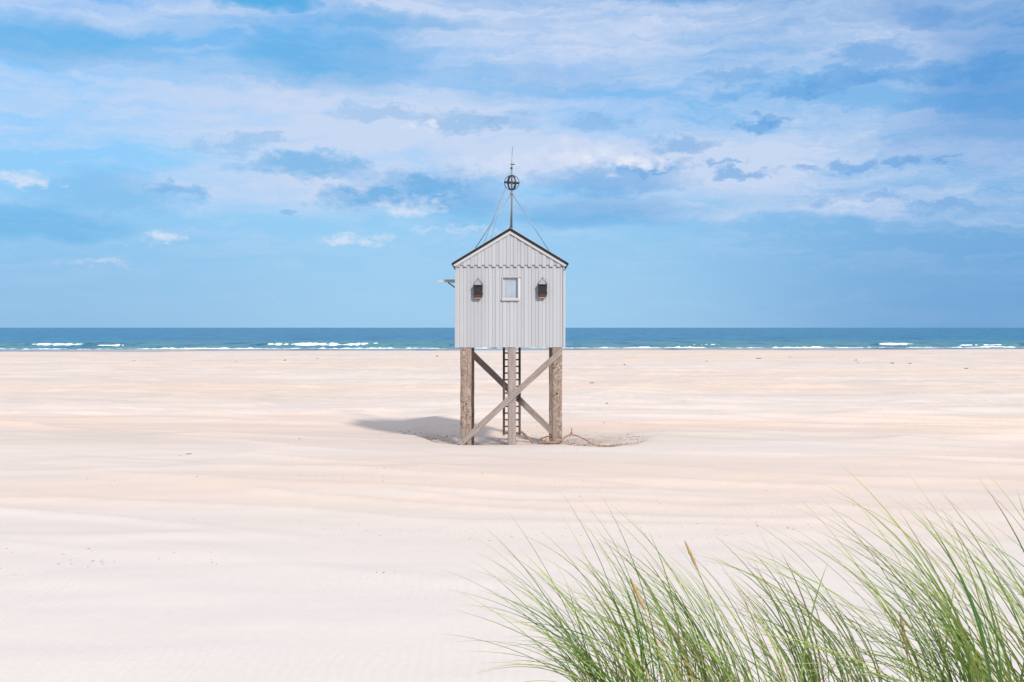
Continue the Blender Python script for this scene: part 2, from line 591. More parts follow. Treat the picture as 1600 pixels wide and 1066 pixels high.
def mat_sea():
    m = Mat('sea_water')
    at = m.n('ShaderNodeAttribute', attribute_name='off')   # metres from the shore
    big = m.noise(m.coord(geo=True, scale=(0.006, 0.02, 0)), 1.0, 4, 0.6)
    off = m.math('ADD', at.outputs['Fac'], m.math('MULTIPLY', m.math('SUBTRACT', big, 0.5), 70))
    deep = m.mix(m.ramp(big, 0.35, 0.65), (0.004, 0.135, 0.27), (0.010, 0.17, 0.30))
    col = m.mix(m.ramp(off, 45, 300), (0.075, 0.215, 0.215), deep)
    col = m.mix(m.ramp(at.outputs['Fac'], 18, 42), (0.30, 0.32, 0.34), col)
    w1 = m.noise(m.coord(geo=True, scale=(0.16, 0.30, 0.3)), 1.0, 5, 0.6)
    w2 = m.noise(m.coord(geo=True, scale=(0.9, 1.3, 1)), 1.0, 4, 0.6)
    w3 = m.noise(m.coord(geo=True, scale=(0.035, 0.09, 0.3)), 1.0, 4, 0.6)
    col = m.mix(m.ramp(w1, 0.47, 0.66, 0, 0.7), col, (0.09, 0.27, 0.37))
    fl = m.noise(m.coord(geo=True, scale=(0.085, 0.011, 0)), 1.0, 6, 0.72)  # flecks put wave shading into the water colour, dark here, light below
    col = m.mix(m.ramp(fl, 0.48, 0.62, 0, 0.8), col, (0.002, 0.085, 0.20))
    fl2 = m.noise(m.coord(geo=True, scale=(0.10, 0.014, 0), loc=(31, 7, 0)), 1.0, 6, 0.72)
    col = m.mix(m.ramp(fl2, 0.54, 0.68, 0, 0.6), col, (0.09, 0.29, 0.42))
    # whitecaps: small broken foam flecks riding on crests
    cap = m.noise(m.coord(geo=True, scale=(0.10, 0.05, 0)), 1.0, 6, 0.75)
    capf = m.math('MULTIPLY', m.ramp(cap, 0.735, 0.77), m.ramp(at.outputs['Fac'], 60, 120))
    col = m.mix(capf, col, (0.8, 0.83, 0.85))
    n1 = m.bump(w3, 1.0, 3.0)
    n2 = m.bump(w1, 1.0, 1.2, n1)
    n3 = m.bump(w2, 0.8, 0.25, n2)
    m.set(Base_Color=col, Roughness=0.35, Normal=n3, IOR=1.333)
    m.b.inputs['Specular IOR Level'].default_value = 0.35
    return m.m


def mat_foam():
    m = Mat('sea_foam')
    f = m.noise(m.coord(geo=True, scale=(1, 1, 1.5)), 2.2, 5, 0.65)
    m.set(Base_Color=m.mix(m.ramp(f, 0.3, 0.7), (0.62, 0.70, 0.73), (0.88, 0.90, 0.91)), Roughness=0.9, Normal=m.bump(f, 0.7, 0.2))
    return m.m


def mat_paint(name, ca, cb, weather=0.5):
    m = Mat(name)
    oi = m.n('ShaderNodeObjectInfo')
    col = m.mix(oi.outputs['Random'], ca, cb)
    st = m.noise(m.coord(scale=(30, 30, 1.6), rand=True), 1.0, 5, 0.65)
    col = m.mix(m.ramp(st, 0.45, 0.8, 0, weather), col, (0.36, 0.34, 0.33))
    bl = m.noise(m.coord(geo=True, scale=(1.2, 1.2, 0.7)), 1.0, 4, 0.6)
    col = m.mix(m.ramp(bl, 0.5, 0.8, 0, 0.30), col, (0.50, 0.46, 0.42))
    m.set(Base_Color=col, Roughness=0.62, Normal=m.bump(st, 0.25, 0.004))
    m.b.inputs['Specular IOR Level'].default_value = 0.3
    return m.m


def mat_wood(name, light, mid, dark, axis='z', mottled=0.0, scale=1.0):
    m = Mat(name)
    sc = {'z': (14, 14, 1.1), 'x': (1.1, 14, 14)}[axis]
    gr = m.noise(m.coord(scale=tuple(c * scale for c in sc), rand=True), 1.0, 6, 0.65, 0.6)
    fi = m.noise(m.coord(scale=tuple(c * 3.4 * scale for c in sc), rand=True), 1.0, 4, 0.7)
    col = m.mix(m.ramp(gr, 0.3, 0.7), mid, light)
    col = m.mix(m.ramp(fi, 0.52, 0.72, 0, 0.8), col, dark)
    h = m.math('ADD', gr, fi)
    if mottled:
        # gnawed, scaled surface over the middle and lower post
        mo = m.noise(m.coord(scale=(9, 9, 6.5), rand=True), 1.5, 6, 0.72)
        lo = m.noise(m.coord(scale=(1.2, 1.2, 0.55), rand=True), 1.0, 3, 0.6)
        k = m.math('MULTIPLY', m.ramp(lo, 0.44, 0.60), mottled)
        br = m.math('MULTIPLY', m.ramp(mo, 0.50, 0.60), k)
        wh = m.math('MULTIPLY', m.ramp(mo, 0.47, 0.38), k)
        col = m.mix(br, col, (0.12, 0.065, 0.042))
        col = m.mix(m.math('MULTIPLY', wh, 0.7), col, (0.50, 0.42, 0.36))
        h = m.math('ADD', h, m.math('MULTIPLY', mo, 1.5))
    m.set(Base_Color=col, Roughness=0.9, Normal=m.bump(h, 0.7, 0.012))
    m.b.inputs['Specular IOR Level'].default_value = 0.15
    return m.m


def mat_simple(name, col, rough=0.6, metal=0.0, var=0.25, sc=20):
    m = Mat(name)
    f = m.noise(m.coord(rand=True), sc, 5, 0.65)
    c = m.mix(m.ramp(f, 0.3, 0.75), col, tuple(x * (1 - var) for x in col))
    m.set(Base_Color=c, Roughness=rough, Metallic=metal, Normal=m.bump(f, 0.2, 0.003))
    return m.m


def mat_glass():
    m = Mat('window_glass')
    for q in list(m.N):
        if q.name == 'Principled BSDF': m.N.remove(q)
    tr = m.n('ShaderNodeBsdfTransparent'); tr.inputs[0].default_value = (0.93, 0.95, 0.97, 1)
    gl = m.n('ShaderNodeBsdfGlossy'); gl.inputs['Roughness'].default_value = 0.03
    dif = m.n('ShaderNodeBsdfDiffuse'); dif.inputs[0].default_value = (0.93, 0.94, 0.95, 1)   # salt film on the pane
    fr = m.n('ShaderNodeFresnel'); fr.inputs[0].default_value = 1.5
    f = m.noise(m.coord(scale=(3, 3, 2)), 1.3, 5, 0.6)
    ms = m.n('ShaderNodeMixShader'); m.L.new(m.ramp(f, 0.3, 0.85, 0.26, 0.34), ms.inputs[0])
    m.L.new(tr.outputs[0], ms.inputs[1]); m.L.new(dif.outputs[0], ms.inputs[2])
    m2 = m.n('ShaderNodeMixShader'); m.L.new(fr.outputs[0], m2.inputs[0])
    m.L.new(ms.outputs[0], m2.inputs[1]); m.L.new(gl.outputs[0], m2.inputs[2])
    m.L.new(m2.outputs[0], m.out.inputs[0])
    return m.m


def mat_grass():
    m = Mat('marram_blade')
    at = m.n('ShaderNodeAttribute', attribute_name='leaf')   # r along the blade, g blade number, b dryness
    sp = m.n('ShaderNodeSeparateColor'); m.L.new(at.outputs['Color'], sp.inputs[0])
    t, r, d = sp.outputs[0], sp.outputs[1], sp.outputs[2]
    col = m.mix(r, (0.185, 0.315, 0.065), (0.40, 0.48, 0.12))
    col = m.mix(m.ramp(r, 0.55, 0.0, 0, 0.6), col, (0.115, 0.265, 0.085))
    col = m.mix(m.math('MULTIPLY', m.ramp(t, 0.72, 1.0), 0.75), col, (0.62, 0.56, 0.26))
    col = m.mix(m.ramp(t, 0.16, 0.0, 0, 0.8), col, (0.42, 0.33, 0.17))
    col = m.mix(d, col, (0.50, 0.38, 0.19))
    m.set(Base_Color=col, Roughness=0.45)
    m.b.inputs['Specular IOR Level'].default_value = 0.35
    tr = m.n('ShaderNodeBsdfTranslucent'); m.L.new(col, tr.inputs[0])
    ms = m.n('ShaderNodeMixShader'); ms.inputs[0].default_value = 0.4
    m.L.new(m.b.outputs[0], ms.inputs[1]); m.L.new(tr.outputs[0], ms.inputs[2])
    m.L.new(ms.outputs[0], m.out.inputs[0])
    return m.m


M_SAND, M_SEA, M_FOAM = mat_sand(), mat_sea(), mat_foam()
M_BOARD = mat_paint('grey_painted_boards', (0.355, 0.362, 0.378), (0.41, 0.417, 0.433), 0.35)
M_TRIM = mat_paint('white_painted_trim', (0.43, 0.425, 0.42), (0.46, 0.455, 0.45), 0.25)
M_INSIDE = mat_simple('pale_lining', (0.55, 0.56, 0.58), 0.8, 0, 0.1, 4)
M_ROOF = mat_simple('black_bitumen_roof', (0.014, 0.013, 0.016), 0.95, 0, 0.2, 12)
M_FLASH = mat_simple('zinc_flashing', (0.38, 0.38, 0.39), 0.5, 0.3, 0.2)
M_POST = mat_wood('sea_worn_post', (0.36, 0.28, 0.23), (0.235, 0.17, 0.135), (0.085, 0.055, 0.042), 'z', 0.75)
M_POST2 = mat_wood('grey_post', (0.36, 0.30, 0.275), (0.27, 0.215, 0.195), (0.16, 0.12, 0.11), 'z', 0.15)
M_BRACE = mat_wood('grey_brace', (0.33, 0.275, 0.25), (0.23, 0.185, 0.165), (0.10, 0.075, 0.066), 'x')
M_DARKW = mat_wood('dark_ladder_wood', (0.13, 0.095, 0.08), (0.085, 0.06, 0.05), (0.04, 0.03, 0.026), 'z')
M_STEEL = mat_simple('galvanised_steel', (0.34, 0.34, 0.36), 0.45, 0.5, 0.3, 30)
M_IRON = mat_simple('dark_iron', (0.055, 0.05, 0.05), 0.6, 0.3, 0.4, 30)
M_BOX = mat_simple('dark_bat_box', (0.026, 0.021, 0.023), 0.9, 0, 0.45, 14)
M_BOXW = mat_simple('reddish_wood', (0.42, 0.24, 0.17), 0.85, 0, 0.3, 18)
M_BOXR = mat_simple('stained_wood', (0.075, 0.042, 0.036), 0.85, 0, 0.4, 18)
M_BEAM = mat_wood('bleached_timber', (0.46, 0.45, 0.44), (0.38, 0.37, 0.36), (0.24, 0.23, 0.22), 'x')
M_DRIFT = mat_wood('driftwood', (0.36, 0.22, 0.16), (0.24, 0.135, 0.10), (0.12, 0.07, 0.05), 'x')
M_WEED = mat_simple('dry_seaweed', (0.12, 0.085, 0.06), 0.95, 0, 0.4, 9)
M_SHELL = mat_simple('shell_grit', (0.36, 0.27, 0.21), 0.9, 0, 0.6, 6)
M_GRIT = mat_simple('dark_shell_grit', (0.20, 0.14, 0.105), 0.9, 0, 0.6, 3)
M_GLASS, M_GRASS = mat_glass(), mat_grass()
M_SEED = mat_simple('straw_seed_head', (0.46, 0.30, 0.13), 0.9, 0, 0.3, 60)

# ------------------------------------------------------------------ setting: sand
ny, nx = 760, 520
ty = np.linspace(0, 1, ny)
yy = np.concatenate([np.linspace(-60, 0, 30, endpoint=False), np.linspace(0, 38, 150, endpoint=False), np.linspace(38, 62, 250, endpoint=False),
                     62 * (345 / 62.0) ** np.linspace(0, 1, 330)])
tx = np.linspace(-1, 1, nx)
ux = np.sign(tx) * (0.12 * np.abs(tx) + 0.5 * np.abs(tx) ** 2.2 + 0.38 * np.abs(tx) ** 9)
XX = ux[None, :] * (60 + np.maximum(yy, 0) * 2.6)[:, None]
YY = np.repeat(yy[:, None], nx, 1)
ZZ = ground_h(XX, YY)
me = grid_mesh('beach_sand', XX, YY, ZZ, M_SAND)
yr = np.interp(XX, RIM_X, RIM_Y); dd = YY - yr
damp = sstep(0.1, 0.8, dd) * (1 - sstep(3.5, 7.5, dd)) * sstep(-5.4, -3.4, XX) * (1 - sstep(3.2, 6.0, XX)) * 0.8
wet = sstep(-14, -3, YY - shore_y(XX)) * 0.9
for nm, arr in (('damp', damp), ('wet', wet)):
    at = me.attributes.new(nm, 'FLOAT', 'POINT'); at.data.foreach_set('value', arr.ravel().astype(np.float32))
beach = obj('beach_sand', me)
tag(beach, 'pale pinkish wind-swept sand beach', kind='structure')

# ------------------------------------------------------------------ setting: sea
BREAKERS = [  # x0, x1, y, height, foam amount
    (-152, -128, 352, 0.85, 1.0), (-131, -113, 358, 0.95, 0.25), (-128, -112, 348, 0.8, 0.9), (-79, -40, 356, 0.9, 1.1), (-44, -16, 352, 0.7, 0.12),
    (112, 126, 358, 0.8, 0.9), (134, 160, 350, 0.7, 0.7), (48, 66, 356, 0.6, 0.35), (-235, -190, 356, 0.8, 0.8), (190, 240, 366, 0.8, 0.8)]
ys_ = np.concatenate([np.linspace(250, 430, 260, endpoint=False), 430 * (2500 / 430.0) ** np.linspace(0, 1, 170, endpoint=False),
                      2500 * (60000 / 2500.0) ** np.linspace(0, 1, 30)])
tx = np.linspace(-1, 1, 420)
ux = 0.35 * tx + 0.65 * np.sign(tx) * np.abs(tx) ** 5
XS = ux[None, :] * (700 + 1.6 * (ys_ - 250))[:, None]
YS = np.repeat(ys_[:, None], 420, 1)


def sea_h(X, Y):
    offs = Y - shore_y(X)
    a = sstep(10, 60, offs) * (1 - sstep(900, 2500, Y))
    h = a * (0.30 * fbm(X / 38.0, Y / 9.0, 3, 0.5) + 0.16 * fbm(X / 9.0, Y / 3.4, 2, 0.5))
    for (x0, x1, y0, ht, fo) in BREAKERS:
        win = sstep(x0 - 6, x0 + 4, X) * (1 - sstep(x1 - 4, x1 + 8, X))
        yc = y0 + 0.02 * (X - x0) + 1.2 * pnoise(X / 8.0, y0 * 0.37)
        q = Y - yc
        h = h + ht * win * np.where(q < 0, np.exp(-(q / 1.6) ** 2), np.exp(-(q / 5.0) ** 2))
    return SEA_Z + h


ZS = sea_h(XS, YS)
me = grid_mesh('sea', XS, YS, ZS, M_SEA)
at = me.attributes.new('off', 'FLOAT', 'POINT'); at.data.foreach_set('value', (YS - shore_y(XS)).ravel().astype(np.float32))
sea = obj('sea', me)
tag(sea, 'blue north sea with small breaking waves', kind='structure')


def foam_strip(name, xs, yc, width, height, seed):
    """a lumpy roll of white water following the crest"""
    n = len(xs); k = 7
    F = []
    w = width * (0.75 + 0.9 * np.maximum(-0.6, fbm(xs / 3.0, np.full(n, seed * 3.1), 3)))
    brk = 0.38 + 0.62 * sstep(-0.25, 0.12, fbm(xs / 7.0, np.full(n, seed * 1.9 + 4), 3))
    w = w * brk; height = height * brk
    ht = height * (0.8 + 1.1 * np.maximum(-0.6, fbm(xs / 1.6, np.full(n, seed * 7.7), 3)))
    j = np.arange(k)[None, :]
    a = np.pi * j / (k - 1)
    X = np.repeat(xs[:, None], k, 1)
    lump = 1 + 0.35 * pnoise(X / 0.9 + j * 3.3, seed + j + 0 * X)
    Y = yc[:, None] - np.cos(a) * w[:, None] * lump
    Z = sea_h(X, Y) - 0.06 + np.sin(a) * ht[:, None] * lump
    V = np.stack([X, Y, Z], -1).reshape(-1, 3).tolist()
    for i in range(n - 1):
        for j in range(k - 1):
            F.append((i * k + j, (i + 1) * k + j, (i + 1) * k + j + 1, i * k + j + 1))
    return mesh(name, V, F, M_FOAM, True)


for bi, (x0, x1, y0, ht, fo) in enumerate(BREAKERS):
    if fo < 0.2: continue
    xs = np.arange(x0, x1, 0.45)
    e = np.sin(np.clip((xs - x0) / (x1 - x0), 0, 1) * math.pi) ** 0.45
    yc = y0 + 0.02 * (xs - x0) + 1.2 * pnoise(xs / 8.0, y0 * 0.37) - 1.3
    obj('breaker_foam', foam_strip('breaker_foam', xs, yc, 1.4 * fo * e + 0.05, 0.20 * fo * e, bi + 1), sea)
# the line of white wash that runs along the whole shore, in broken overlapping runs
random.seed(3)
for row, (o0, wd, hh, keep) in enumerate(((23, 1.5, 0.36, 1.0), (30, 1.2, 0.24, 0.6), (17, 0.9, 0.09, 0.6))):
    x = -260.0
    while x < 280:
        ln = random.uniform(18, 60)
        if random.random() < keep:
            xs = np.arange(x, x + ln + 6, 0.6)
            e = np.sin(np.clip((xs - x) / (xs[-1] - x), 0, 1) * math.pi) ** 0.5
            yc = shore_y(xs) + o0 + random.uniform(-3, 3) + 2.0 * pnoise(xs / 14.0, row * 5 + 0.5)
            amp = random.uniform(0.6, 1.2)
            obj('shore_foam', foam_strip('shore_foam', xs, yc, wd * amp * e + 0.05, hh * amp * e, row * 40 + x * 0.013), sea)
        x += ln

# ------------------------------------------------------------------ the hut on stilts
HX = -0.075                       # middle of the hut
YF, YB = 45.0, 48.6               # outer faces of front and back wall
HG = -0.40
HUT = empty('stilt_hut', (HX, (YF + YB) / 2, HG))
tag(HUT, 'grey wooden rescue hut with pitched dark roof standing on tall timber stilts in the sand', 'hut')
OY = -(YF + YB) / 2
W2 = 2.1
ZB, ZE, ZR = 3.825, 7.04, 8.475    # floor edge, eave, ridge


def L_(y): return y + OY          # world y -> hut space
def Z_(z): return z - HG


def hut(name, me, parent=HUT): return obj(name, me, parent)


FR = L_(YF); BK = L_(YB)
SLOPE = (ZR - 7.12) / 2.25
def roof_z(x): return ZR - abs(x) * SLOPE      # top of the roof at x


def rough_post(name, x0, x1, y0, y1, z0, z1, mat, seed, amp=0.012):
    bm = bmesh.new()
    nz = 40
    cx, cy = (x0 + x1) / 2, (y0 + y1) / 2
    hx, hy = (x1 - x0) / 2, (y1 - y0) / 2
    prof = [(-1, -.86), (-.86, -1), (-.3, -1), (.3, -1), (.86, -1), (1, -.86), (1, -.3), (1, .3), (1, .86), (.86, 1), (.3, 1), (-.3, 1), (-.86, 1), (-1, .86), (-1, .3), (-1, -.3)]
    rings = []
    for i in range(nz + 1):
        z = z0 + (z1 - z0) * i / nz
        r = []
        for k, (a, b) in enumerate(prof):
            w = 1 - amp * 6 * (0.5 + float(fbm(z * 1.1 + seed * 9, k * 0.55 + seed, 3)) * 1.2) * (1.0 if z < 3.2 else 0.4)
            r.append(bm.verts.new((cx + a * hx * w, cy + b * hy * w, z)))
        rings.append(r)
    n = len(prof)
    for i in range(nz):
        for k in range(n):
            bm.faces.new((rings[i][k], rings[i][(k + 1) % n], rings[i + 1][(k + 1) % n], rings[i + 1][k]))
    bm.faces.new(rings[0][::-1]); bm.faces.new(rings[-1])
    return bm_mesh(name, bm, mat, True)


def bolt(parent, x, y, z, r=0.035):
    me = tube('bolt', [(x, y + 0.02, z), (x, y - 0.012, z), (x, y - 0.022, z)], [r, r, r * 0.7], M_IRON, 10)
    return obj('bolt', me, parent)


ZT = Z_(ZB + 0.04)
posts = []
for i, (a, b, m_, sd) in enumerate(((-1.95, -1.51, M_POST, 1), (-0.095, 0.235, M_POST2, 2), (1.635, 2.045, M_POST, 3))):
    p = hut('post', rough_post('post', a, b, FR + 0.02, FR + 0.42, -1.0, ZT, m_, sd)); posts.append(p)
    if i != 1:
        tag(p, 'sea-worn mottled brown front post')
for i, (a, b, m_, sd) in enumerate(((-1.93, -1.51, M_POST, 4), (-0.06, 0.24, M_POST2, 5), (1.63, 2.03, M_POST, 6))):
    hut('post', rough_post('post', a, b, BK - 0.44, BK - 0.04, -1.0, ZT, m_, sd))
bolt(posts[0], -1.72, FR + 0.03, Z_(1.62)); bolt(posts[2], 1.84, FR + 0.03, Z_(2.02), 0.045); bolt(posts[0], -1.70, FR + 0.03, Z_(0.05))


def beam(name, p0, p1, wid, thick, mat, bolts=()):
    """timber between two points in the xz plane at depth y"""
    a, b = Vector(p0), Vector(p1)
    ln = (b - a).length
    bm = bmesh.new()
    bmesh.ops.create_cube(bm, size=1)
    for v in bm.verts: v.co = Vector((v.co.x * ln, v.co.y * thick, v.co.z * wid))
    bmesh.ops.subdivide_edges(bm, edges=[e for e in bm.edges if abs(e.verts[0].co.x - e.verts[1].co.x) > 0.1], cuts=24)
    for v in bm.verts:
        v.co.z += 0.012 * float(fbm(v.co.x * 1.3 + ln, v.co.z * 9, 3)) - 0.004
    bmesh.ops.bevel(bm, geom=[e for e in bm.edges if e.calc_face_angle(0) > 1], offset=0.012, segments=1, affect='EDGES')
    me = bm_mesh(name, bm, mat)
    ang = math.atan2(b.z - a.z, b.x - a.x)
    return obj(name, me, HUT, (a + b) / 2, (0, -ang, 0))


br = beam('brace', (-1.98, FR - 0.045, Z_(0.02)), (1.96, FR - 0.045, Z_(3.66)), 0.23, 0.09, M_BRACE)
for t_ in (-2.44, 0.03, 2.46):
    obj('bolt', tube('bolt', [(t_, -0.03, 0), (t_, -0.055, 0)], 0.03, M_STEEL, 10), br)
br = beam('brace', (-1.95, BK - 0.50, Z_(3.86)), (2.0, BK - 0.50, Z_(0.02)), 0.25, 0.09, M_BRACE)
# cross beams carrying the floor
for y in (FR + 0.22, BK - 0.24):
    hut('floor_beam', box('floor_beam', -2.02, 2.02, y - 0.12, y + 0.12, ZT + 0.005, ZT + 0.22, M_POST2))
hut('floor', box('floor', -2.03, 2.03, FR + 0.12, BK - 0.12, ZT + 0.225, ZT + 0.30, M_POST2))

# ladder in the middle
lad = empty('ladder'); lad.parent = HUT
ly = L_(46.9)
for x in (-0.255, 0.385):
    obj('rail', box('rail', x - 0.048, x + 0.048, ly - 0.05, ly + 0.05, Z_(0.22), Z_(4.05), M_DARKW, 0.008), lad)
rung = box('rung', -0.275, 0.275, -0.028, 0.028, -0.03, 0.03, M_DARKW, 0.008)
for i in range(14):
    obj('rung', rung, lad, (0.065, ly, Z_(0.30 + i * 0.272)))

# walls: vertical boards, every other one proud
WX0, WX1, WZ0, WZ1 = -0.275, 0.305, 5.70, 6.555    # window opening
NB = 30
PITCH = 2 * W2 / NB
random.seed(5)


def board_wall(name, face, width2, sgn_y, opening, n):
    """a wall whose local frame is x along the wall, front towards -y"""
    w = empty(name); w.parent = HUT
    pit = 2 * width2 / n
    cache = {}
    for i in range(n):
        xc = -width2 + pit * (i + 0.5)
        odd = i % 2
        hw = pit / 2 + (0.004 if odd else -0.007)
        spans = [(ZB - random.choice((0, 0.004, 0.008)), ZE)]
        if opening and opening[0] < xc + pit / 2 and opening[1] > xc - pit / 2:
            spans = [(spans[0][0], opening[2] - 0.01), (opening[3] + 0.01, ZE)]
        for z0, z1 in spans:
            a, b = xc - hw, xc + hw
            me = box('siding_board', a, b, (-0.015 if odd else 0.0), (0.008 if odd else 0.026), Z_(z0), Z_(z1), M_BOARD, 0.005)
            obj('siding_board', me, w)
    return w


wf = board_wall('front_wall', 0, W2, 1, (WX0, WX1, WZ0, WZ1), NB); wf.location = (0, FR, 0)
wb = board_wall('back_wall', 0, W2, 1, (-0.5, 0.52, 5.55, 6.75), NB); wb.location = (0, BK, 0); wb.rotation_euler = (0, 0, math.pi)
DEP = (YB - YF) / 2
for sx in (-1, 1):
    ws = board_wall('side_wall', 0, DEP - 0.03, 1, None, 25)
    ws.location = (sx * W2, 0, 0); ws.rotation_euler = (0, 0, sx * math.pi / 2)


# inner sheeting behind the boards, with the window holes
def holed(name, x0, x1, z0, z1, hx0, hx1, hz0, hz1, y0, y1, par):
    for (a, b, c, d) in ((x0, hx0, z0, z1), (hx1, x1, z0, z1), (hx0, hx1, z0, hz0), (hx0, hx1, hz1, z1)):
        obj(name, box(name, a, b, y0, y1, Z_(c), Z_(d), M_INSIDE, 0), par)


holed('inner_lining', -W2 + 0.03, W2 - 0.03, ZB + 0.05, ZE - 0.02, WX0, WX1, WZ0, WZ1, 0.03, 0.09, wf)
holed('inner_lining', -W2 + 0.03, W2 - 0.03, ZB + 0.05, ZE - 0.02, -0.5, 0.52, 5.55, 6.75, 0.03, 0.09, wb)
for sx in (-1, 1):
    hut('inner_lining', box('inner_lining', sx * (W2 - 0.06) - 0.025, sx * (W2 - 0.06) + 0.025, FR + 0.1, BK - 0.1, Z_(ZB + 0.05), Z_(ZE - 0.02), M_INSIDE, 0))
    for y in (FR, BK):
        s = -1 if y == FR else 1
        hut('corner_board', box('corner_board', sx * W2 - 0.045 + sx * 0.012, sx * W2 + 0.045 + sx * 0.012, y - 0.03 - (0.03 if s < 0 else 0.0), y + 0.03 + (0.03 if s > 0 else 0.0), Z_(ZB - 0.012), Z_(ZE - 0.01), M_BOARD))
hut('ceiling', box('ceiling', -2.0, 2.0, FR + 0.1, BK - 0.1, Z_(ZE - 0.10), Z_(ZE - 0.04), M_INSIDE, 0))

# gables with the toothed lower edge
for back in (0, 1):
    g = empty('gable'); g.parent = HUT
    if back:
        g.location = (0, BK, 0); g.rotation_euler = (0, 0, math.pi)
    else:
        g.location = (0, FR, 0)
    for i in range(NB):
        xc = -W2 + PITCH * (i + 0.5)
        odd = i % 2
        z0 = 6.975 if not odd else 7.045
        hw = PITCH / 2 + (-0.008 if odd else 0.003)
        a, b = xc - hw, xc + hw
        za, zb = roof_z(a) - 0.16, roof_z(b) - 0.16
        if min(za, zb) < z0 + 0.01: 
            za, zb = max(za, z0 + 0.012), max(zb, z0 + 0.012)
        pts = [(a, Z_(z0)), (b, Z_(z0)), (b, Z_(zb)), (a, Z_(za))]
        y0 = -0.062 if odd else -0.082
        obj('gable_board', prism('gable_board', pts, y0, y0 + 0.026, M_BOARD), g)
    pts = [(-W2 + 0.05, Z_(7.06)), (W2 - 0.05, Z_(7.06)), (0, Z_(ZR - 0.16))]
    obj('gable_backing', prism('gable_backing', pts, -0.033, -0.005, M_BOARD), g)

# roof
roof = empty('roof'); roof.parent = HUT
EX = 2.25
for sx in (-1, 1):
    f0, b0 = FR - 0.15, BK + 0.15
    pts = [(0.0, Z_(ZR)), (sx * EX, Z_(roof_z(EX))), (sx * EX, Z_(roof_z(EX) - 0.095)), (0.0, Z_(ZR - 0.105))]
    pts = pts if sx > 0 else pts[::-1]
    obj('roof_slope', prism('roof_slope', pts, f0, b0, M_ROOF), roof)
    for y0, y1 in ((FR - 0.128, FR - 0.092), (BK + 0.092, BK + 0.128)):
        t = EX - 0.03
        pts = [(0, Z_(ZR - 0.106)), (sx * t, Z_(roof_z(t) - 0.1)), (sx * t, Z_(roof_z(t) - 0.165)), (sx * (t - 0.12), Z_(roof_z(t - 0.12) - 0.215)), (0, Z_(ZR - 0.225))]
        pts = pts if sx > 0 else pts[::-1]
        obj('barge_board', prism('barge_board', pts, y0, y1, M_TRIM), roof)
    # zinc strip along the verge
    for y0, y1 in ((FR - 0.165, FR - 0.10), (BK + 0.10, BK + 0.165)):
        pts = [(0, Z_(ZR + 0.022)), (sx * (EX + 0.01), Z_(roof_z(EX) + 0.016)), (sx * (EX + 0.01), Z_(roof_z(EX) + 0.003)), (0, Z_(ZR + 0.004))]
        pts = pts if sx > 0 else pts[::-1]
        obj('verge_trim', prism('verge_trim', pts, y0, y1, M_FLASH), roof)
    pts = [(sx * (EX - 0.004), Z_(roof_z(EX) - 0.097)), (sx * (EX + 0.035), Z_(roof_z(EX) - 0.02)), (sx * (EX + 0.002), Z_(roof_z(EX) + 0.001)), (sx * (EX - 0.16), Z_(roof_z(EX) - 0.30)), (sx * (EX - 0.12), Z_(roof_z(EX) - 0.30))]
    pts = [(sx * (EX + 0.003), Z_(roof_z(EX) - 0.01)), (sx * (EX + 0.04), Z_(roof_z(EX) - 0.04)), (sx * (EX - 0.09), Z_(roof_z(EX) - 0.25)), (sx * (EX - 0.135), Z_(roof_z(EX) - 0.24))]
    pts = pts if sx < 0 else pts[::-1]
    obj('eave_trim', prism('eave_trim', pts, FR - 0.155, BK + 0.155, M_ROOF), roof)
obj('ridge_cap', tube('ridge_cap', [(0, FR - 0.155, Z_(ZR + 0.0)), (0, BK + 0.155, Z_(ZR + 0.0))], 0.045, M_ROOF, 10), roof)


def window(x0, x1, z0, z1, par, sill):
    w = empty('window'); w.parent = par
    t = 0.03
    for (a, b, c, d) in ((x0 - t, x0 + 0.004, z0 - t, z1 + t), (x1 - 0.004, x1 + t, z0 - t, z1 + t), (x0 + 0.004, x1 - 0.004, z1 - 0.004, z1 + t), (x0 + 0.004, x1 - 0.004, z0 - t, z0 + 0.004)):
        obj('window_frame', box('window_frame', a, b, -0.055, 0.12, Z_(c), Z_(d), M_TRIM, 0.004), w)
    s = 0.065
    for (a, b, c, d) in ((x0 + .004, x0 + s, z0 + .004, z1 - .004), (x1 - s, x1 - .004, z0 + .004, z1 - .004), (x0 + s, x1 - s, z1 - s, z1 - .004), (x0 + s, x1 - s, z0 + .004, z0 + s)):
        obj('sash', box('sash', a, b, 0.055, 0.11, Z_(c), Z_(d), M_TRIM, 0.003), w)
    obj('pane', box('pane', x0 + s, x1 - s, 0.088, 0.092, Z_(z0 + s), Z_(z1 - s), M_GLASS, 0), w)
    if sill:
        obj('window_sill', box('window_sill', x0 - 0.055, x1 + 0.055, -0.10, 0.06, Z_(z0 - 0.055), Z_(z0 + 0.055), M_TRIM, 0.012), w)


wp = empty('window_holder')
bpy.data.objects.remove(wp)


def window_at(loc, rz, *a):
    before = set(bpy.data.objects)
    window(*a[:4], HUT, a[4])
    for o in set(bpy.data.objects) - before:
        if o.name.split('.')[0] == 'window':
            o.location = loc; o.rotation_euler = (0, 0, rz)


window_at((0, FR, 0), 0, WX0, WX1, WZ0, WZ1, True)
window_at((0, BK, 0), math.pi, -0.5, 0.52, 5.55, 6.75, True)

